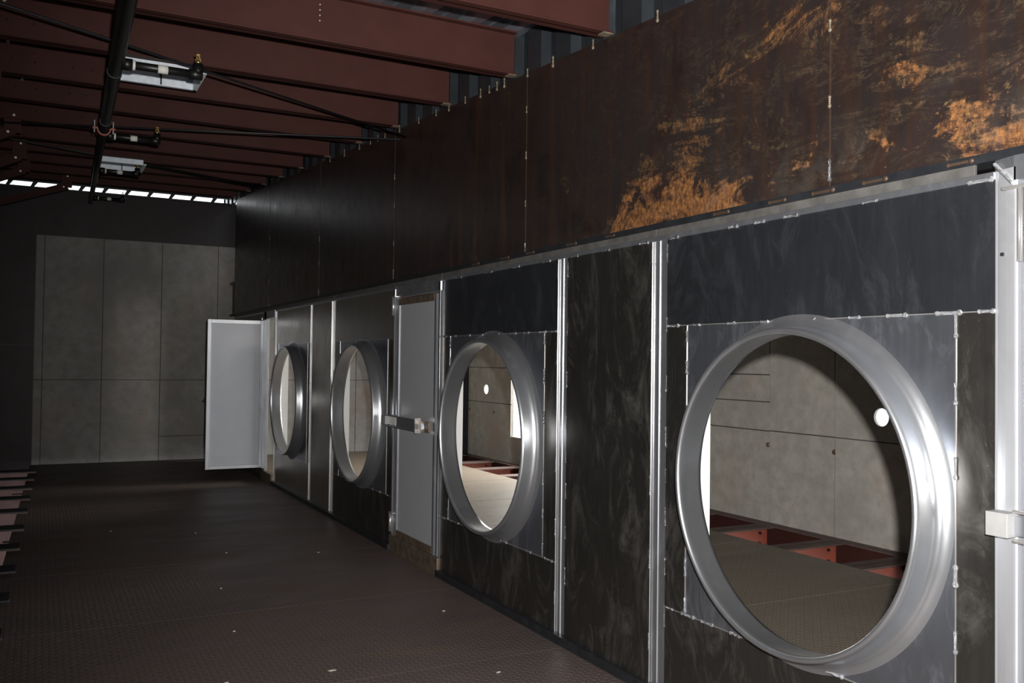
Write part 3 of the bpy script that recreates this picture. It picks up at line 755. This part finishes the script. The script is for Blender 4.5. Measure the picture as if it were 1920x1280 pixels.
# red saddle clamp
bm = bmesh.new(); yc = 8.1; cx, cz = xp(yc), zp(yc)
for k in range(13):
    a0 = math.pi + math.pi * k / 13; a1 = math.pi + math.pi * (k + 1) / 13
    pts = [(cx + rr * math.cos(aa), cz + rr * math.sin(aa)) for rr, aa in ((.042, a0), (.052, a0), (.052, a1), (.042, a1))]
    add_prism(bm, pts, 'y', yc - .02, yc + .02)
for s in (-1, 1): add_box(bm, (cx + s * .045, yc - .02, cz), (cx + s * .085, yc + .02, cz + .012))
obj('saddle_clamp', bm, M_ORANGE, pipe, pl, 0, 'red saddle clamp')
for s in (-1, 1):
    bm = bmesh.new(); add_tube(bm, (cx + s * .07, yc, cz - .03), (cx + s * .07, yc, cz + .07), .004, 8); obj('hanger_rod', bm, M_BOLT, pipe, pl)
def branch(y, ln, dz=0.0, headup=True):
    x0, z0 = xp(y), zp(y)
    e = bpy.data.objects.new('branch_pipe', None)
    bm = bmesh.new(); add_tube(bm, (x0, y, z0), (x0 + ln, y, z0), .024, 16)
    b = obj('branch_pipe', bm, M_PIPE, pipe, pl)
    def sub(n, bm, m): o = obj(n, bm, m, b, pl); return o
    bm = bmesh.new(); add_tube(bm, (x0 + .03, y, z0), (x0 + .085, y, z0), .034, 16); sub('socket', bm, M_PIPE)
    bm = bmesh.new(); add_tube(bm, (x0 + .085, y, z0), (x0 + .10, y, z0), .029, 16); sub('thread_seal', bm, M_LABEL)
    bm = bmesh.new(); add_tube(bm, (x0 + ln * .5, y, z0), (x0 + ln * .5 + .055, y, z0), .0248, 16); sub('paper_label', bm, M_LABEL)
    bm = bmesh.new(); add_tube(bm, (x0 + ln - .05, y, z0), (x0 + ln + .025, y, z0), .031, 16); add_tube(bm, (x0 + ln, y, z0 - .02), (x0 + ln, y, z0 + .065), .028, 16)
    sub('elbow', bm, M_PIPE)
    bm = bmesh.new(); add_tube(bm, (x0 + ln, y, z0 + .065), (x0 + ln, y, z0 + .08), .016, 12); add_tube(bm, (x0 + ln, y, z0 + .08), (x0 + ln, y, z0 + .1), .006, 8)
    for s in (-1, 1): add_tube(bm, (x0 + ln + s * .016, y, z0 + .08), (x0 + ln + s * .004, y, z0 + .115), .0035, 6)
    add_tube(bm, (x0 + ln, y, z0 + .115), (x0 + ln, y, z0 + .119), .018, 12)
    sub('sprinkler_head', bm, M_BRASS)
branch(5.62, .445); branch(8.4, .43); branch(11.0, .42); branch(14.5, .42)

# ------------------------------------------------------------------ galvanised hatch boxes between the beams
def hatch(x0, x1, y0, y1, z, h, label):
    lc = ((x0 + x1) / 2, (y0 + y1) / 2, z)
    t = thing('roof_hatch', label, 'hatch', lc, 'galvanised hatch boxes in the roof')
    th = .006
    box('side_plate', (x0, y0, z), (x1, y0 + th, z + h), M_GALV, t, lc); box('side_plate', (x0, y1 - th, z), (x1, y1, z + h), M_GALV, t, lc)
    box('side_plate', (x0, y0, z), (x0 + th, y1, z + h), M_GALV, t, lc); box('side_plate', (x1 - th, y0, z), (x1, y1, z + h), M_GALV, t, lc)
    box('rim', (x0 - .02, y1 - .002, z), (x1 + .02, y1 + .02, z + .012), M_GALV, t, lc)
    box('rim', (x1, y0, z), (x1 + .025, y1 + .02, z + .012), M_GALV, t, lc)
    box('cross_bar', ((x0 + x1) / 2 + .02, y1 - .02, z + .005), ((x0 + x1) / 2 + .03, y1 - .006, z + h), M_BLACK, t, lc)
    box('cover_plate', (x0, y0, z + h), (x1, y1, z + h + .01), M_BLACK, t, lc)
hatch(-2.28, -1.79, 6.37, 6.80, 3.50, .095, 'galvanised square hatch box between the nearer roof beams, above the first sprinkler branch')
hatch(-2.18, -1.745, 10.75, 11.2, 3.70, .055, 'smaller-looking galvanised hatch box farther down the roof beside the pipe')

# ------------------------------------------------------------------ wind-bracing rods and struts
def rod(a, b, label, r=.008):
    lc = tuple((p + q) / 2 for p, q in zip(a, b))
    bm = bmesh.new(); add_tube(bm, a, b, r, 10)
    o = obj('brace_rod', bm, M_BLACK, None, lc); tag(o, label, 'rod', 'wind-bracing rods under the roof beams'); return o
def off(x, y, d=-.03): return (x, y, 3.38 + .0706 * (y - 4.105) + d)
rod(off(-4.2, 4.6), off(-0.005, 7.25, -.12), 'thin dark bracing rod slanting from top left across the nearer hatch to the rusted wall')
rod(off(-4.6, 10.4), off(-0.02, 7.33, -.13), 'thin dark bracing rod running almost level just behind the red pipe clamp')
rod(off(-3.6, 10.2), off(-0.02, 12.95), 'thin dark bracing rod crossing the far beams below the second hatch')
rod(off(-2.6, 10.9), off(-0.02, 12.70), 'short-looking dark bracing rod just under the far hatch box')
def strut(y, x1, z1, x0, z0, label, w=.05):
    lc = ((x0 + x1) / 2, y, (z0 + z1) / 2)
    t = thing('brace_strut', label, 'strut', lc, 'slanting struts at the left')
    d = Vector((x1 - x0, 0, z1 - z0)).normalized(); nn = Vector((-d.z, 0, d.x))
    def q(u, v, yy): p = Vector((x1, yy, z1)) - d * u + nn * v; return p
    ln = math.hypot(x1 - x0, z1 - z0)
    for (v0, v1, ya, yb) in ((-w, w, y, y + .008), (-w, -w + .008, y - .06, y)):
        bm = bmesh.new(); add_box(bm, (0, 0, 0), (1, 1, 1))
        for v in bm.verts: v.co = q(ln * v.co.x, v0 + (v1 - v0) * v.co.z, ya + (yb - ya) * v.co.y)
        obj('flange', bm, M_RED, t, lc)
    for u in (.05,):
        p = q(u, 0, y - .006)
        bm = bmesh.new(); add_tube(bm, p, p + Vector((0, -.012, 0)), .013, 6); obj('bolt', bm, M_BOLT, t, lc)
    box('gusset', (x1 - .08, y + .01, z1 - .02), (x1 + .06, y + .02, z1 + .22), M_RED, t, lc)
    bm = bmesh.new(); add_tube(bm, (x1, y + .008, z1 + .14), (x1, y - .004, z1 + .14), .012, 6); obj('bolt', bm, M_BOLT, t, lc)
strut(7.40, -3.07, 3.52, -4.2, 3.05, 'dark red slanting strut at the left edge, nearest the camera')
strut(9.52, -2.98, 3.66, -4.3, 3.02, 'dark red slanting strut with a white bolt, second from the camera')
strut(11.1, -2.95, 3.73, -4.3, 3.08, 'dark red slanting strut with a white bolt, third from the camera')
strut(12.62, -2.93, 3.86, -4.4, 3.2, 'dark red slanting strut with a white bolt, fourth from the camera')
strut(14.3, -2.42, 3.99, -5.0, 3.05, 'long dark slanting strut crossing in front of the daylight slot')
for yb_, pts_ in ((6.299, ((-2.965, 3.82), (-2.965, 3.76))), (7.402, ((-2.975, 3.84),)), (8.428, ((-2.9, 3.86),))):
    par = next(o for o in COL.objects if o.name.startswith('roof_beam') and abs(o.location.y - yb_ - .05) < .01)
    for xx, zz in pts_:
        bm = bmesh.new(); add_tube(bm, (xx, yb_ + .046, zz), (xx, yb_ + .03, zz), .012, 6)
        obj('bolt', bm, M_BOLT, par, (-3.0, yb_ + .05, zbeam(yb_)))

# ------------------------------------------------------------------ debris on the floor
chips = sorted([(-1.86, 4.75, .022), (-1.66, 5.62, .012), (-1.33, 4.70, .035), (-2.25, 4.8, .010), (-1.96, 3.75, .02), (-1.1, 4.35, .02), (-0.95, 3.6, .022), (-0.55, 4.3, .02),
                               (-1.55, 6.7, .012), (-1.3, 7.9, .012), (-0.6, 7.6, .014), (-1.4, 8.9, .01), (-0.35, 5.5, .02), (-1.38, 3.7, .016), (-0.6, 3.55, .018), (-2.1, 9.3, .014)], key=lambda c: math.hypot(c[0] + 2.735, c[1]))
ordn += ['fifteenth', 'sixteenth']
for i, (x, y, s) in enumerate(chips):
    s *= .75
    bm = bmesh.new(); bmesh.ops.create_icosphere(bm, subdivisions=1, radius=1)
    for v in bm.verts:
        v.co = Vector((v.co.x * s * random.uniform(.7, 1.3), v.co.y * s * random.uniform(.3, .6), v.co.z * .004 + .004)) + Vector((x, y, ZF))
    o = obj('debris_chip', bm, M_CHIP, None, (x, y, ZF)); tag(o, 'small pale chip of debris on the tread-plate floor, %s from the camera' % ordn[i], 'debris', 'pale debris chips on the floor')
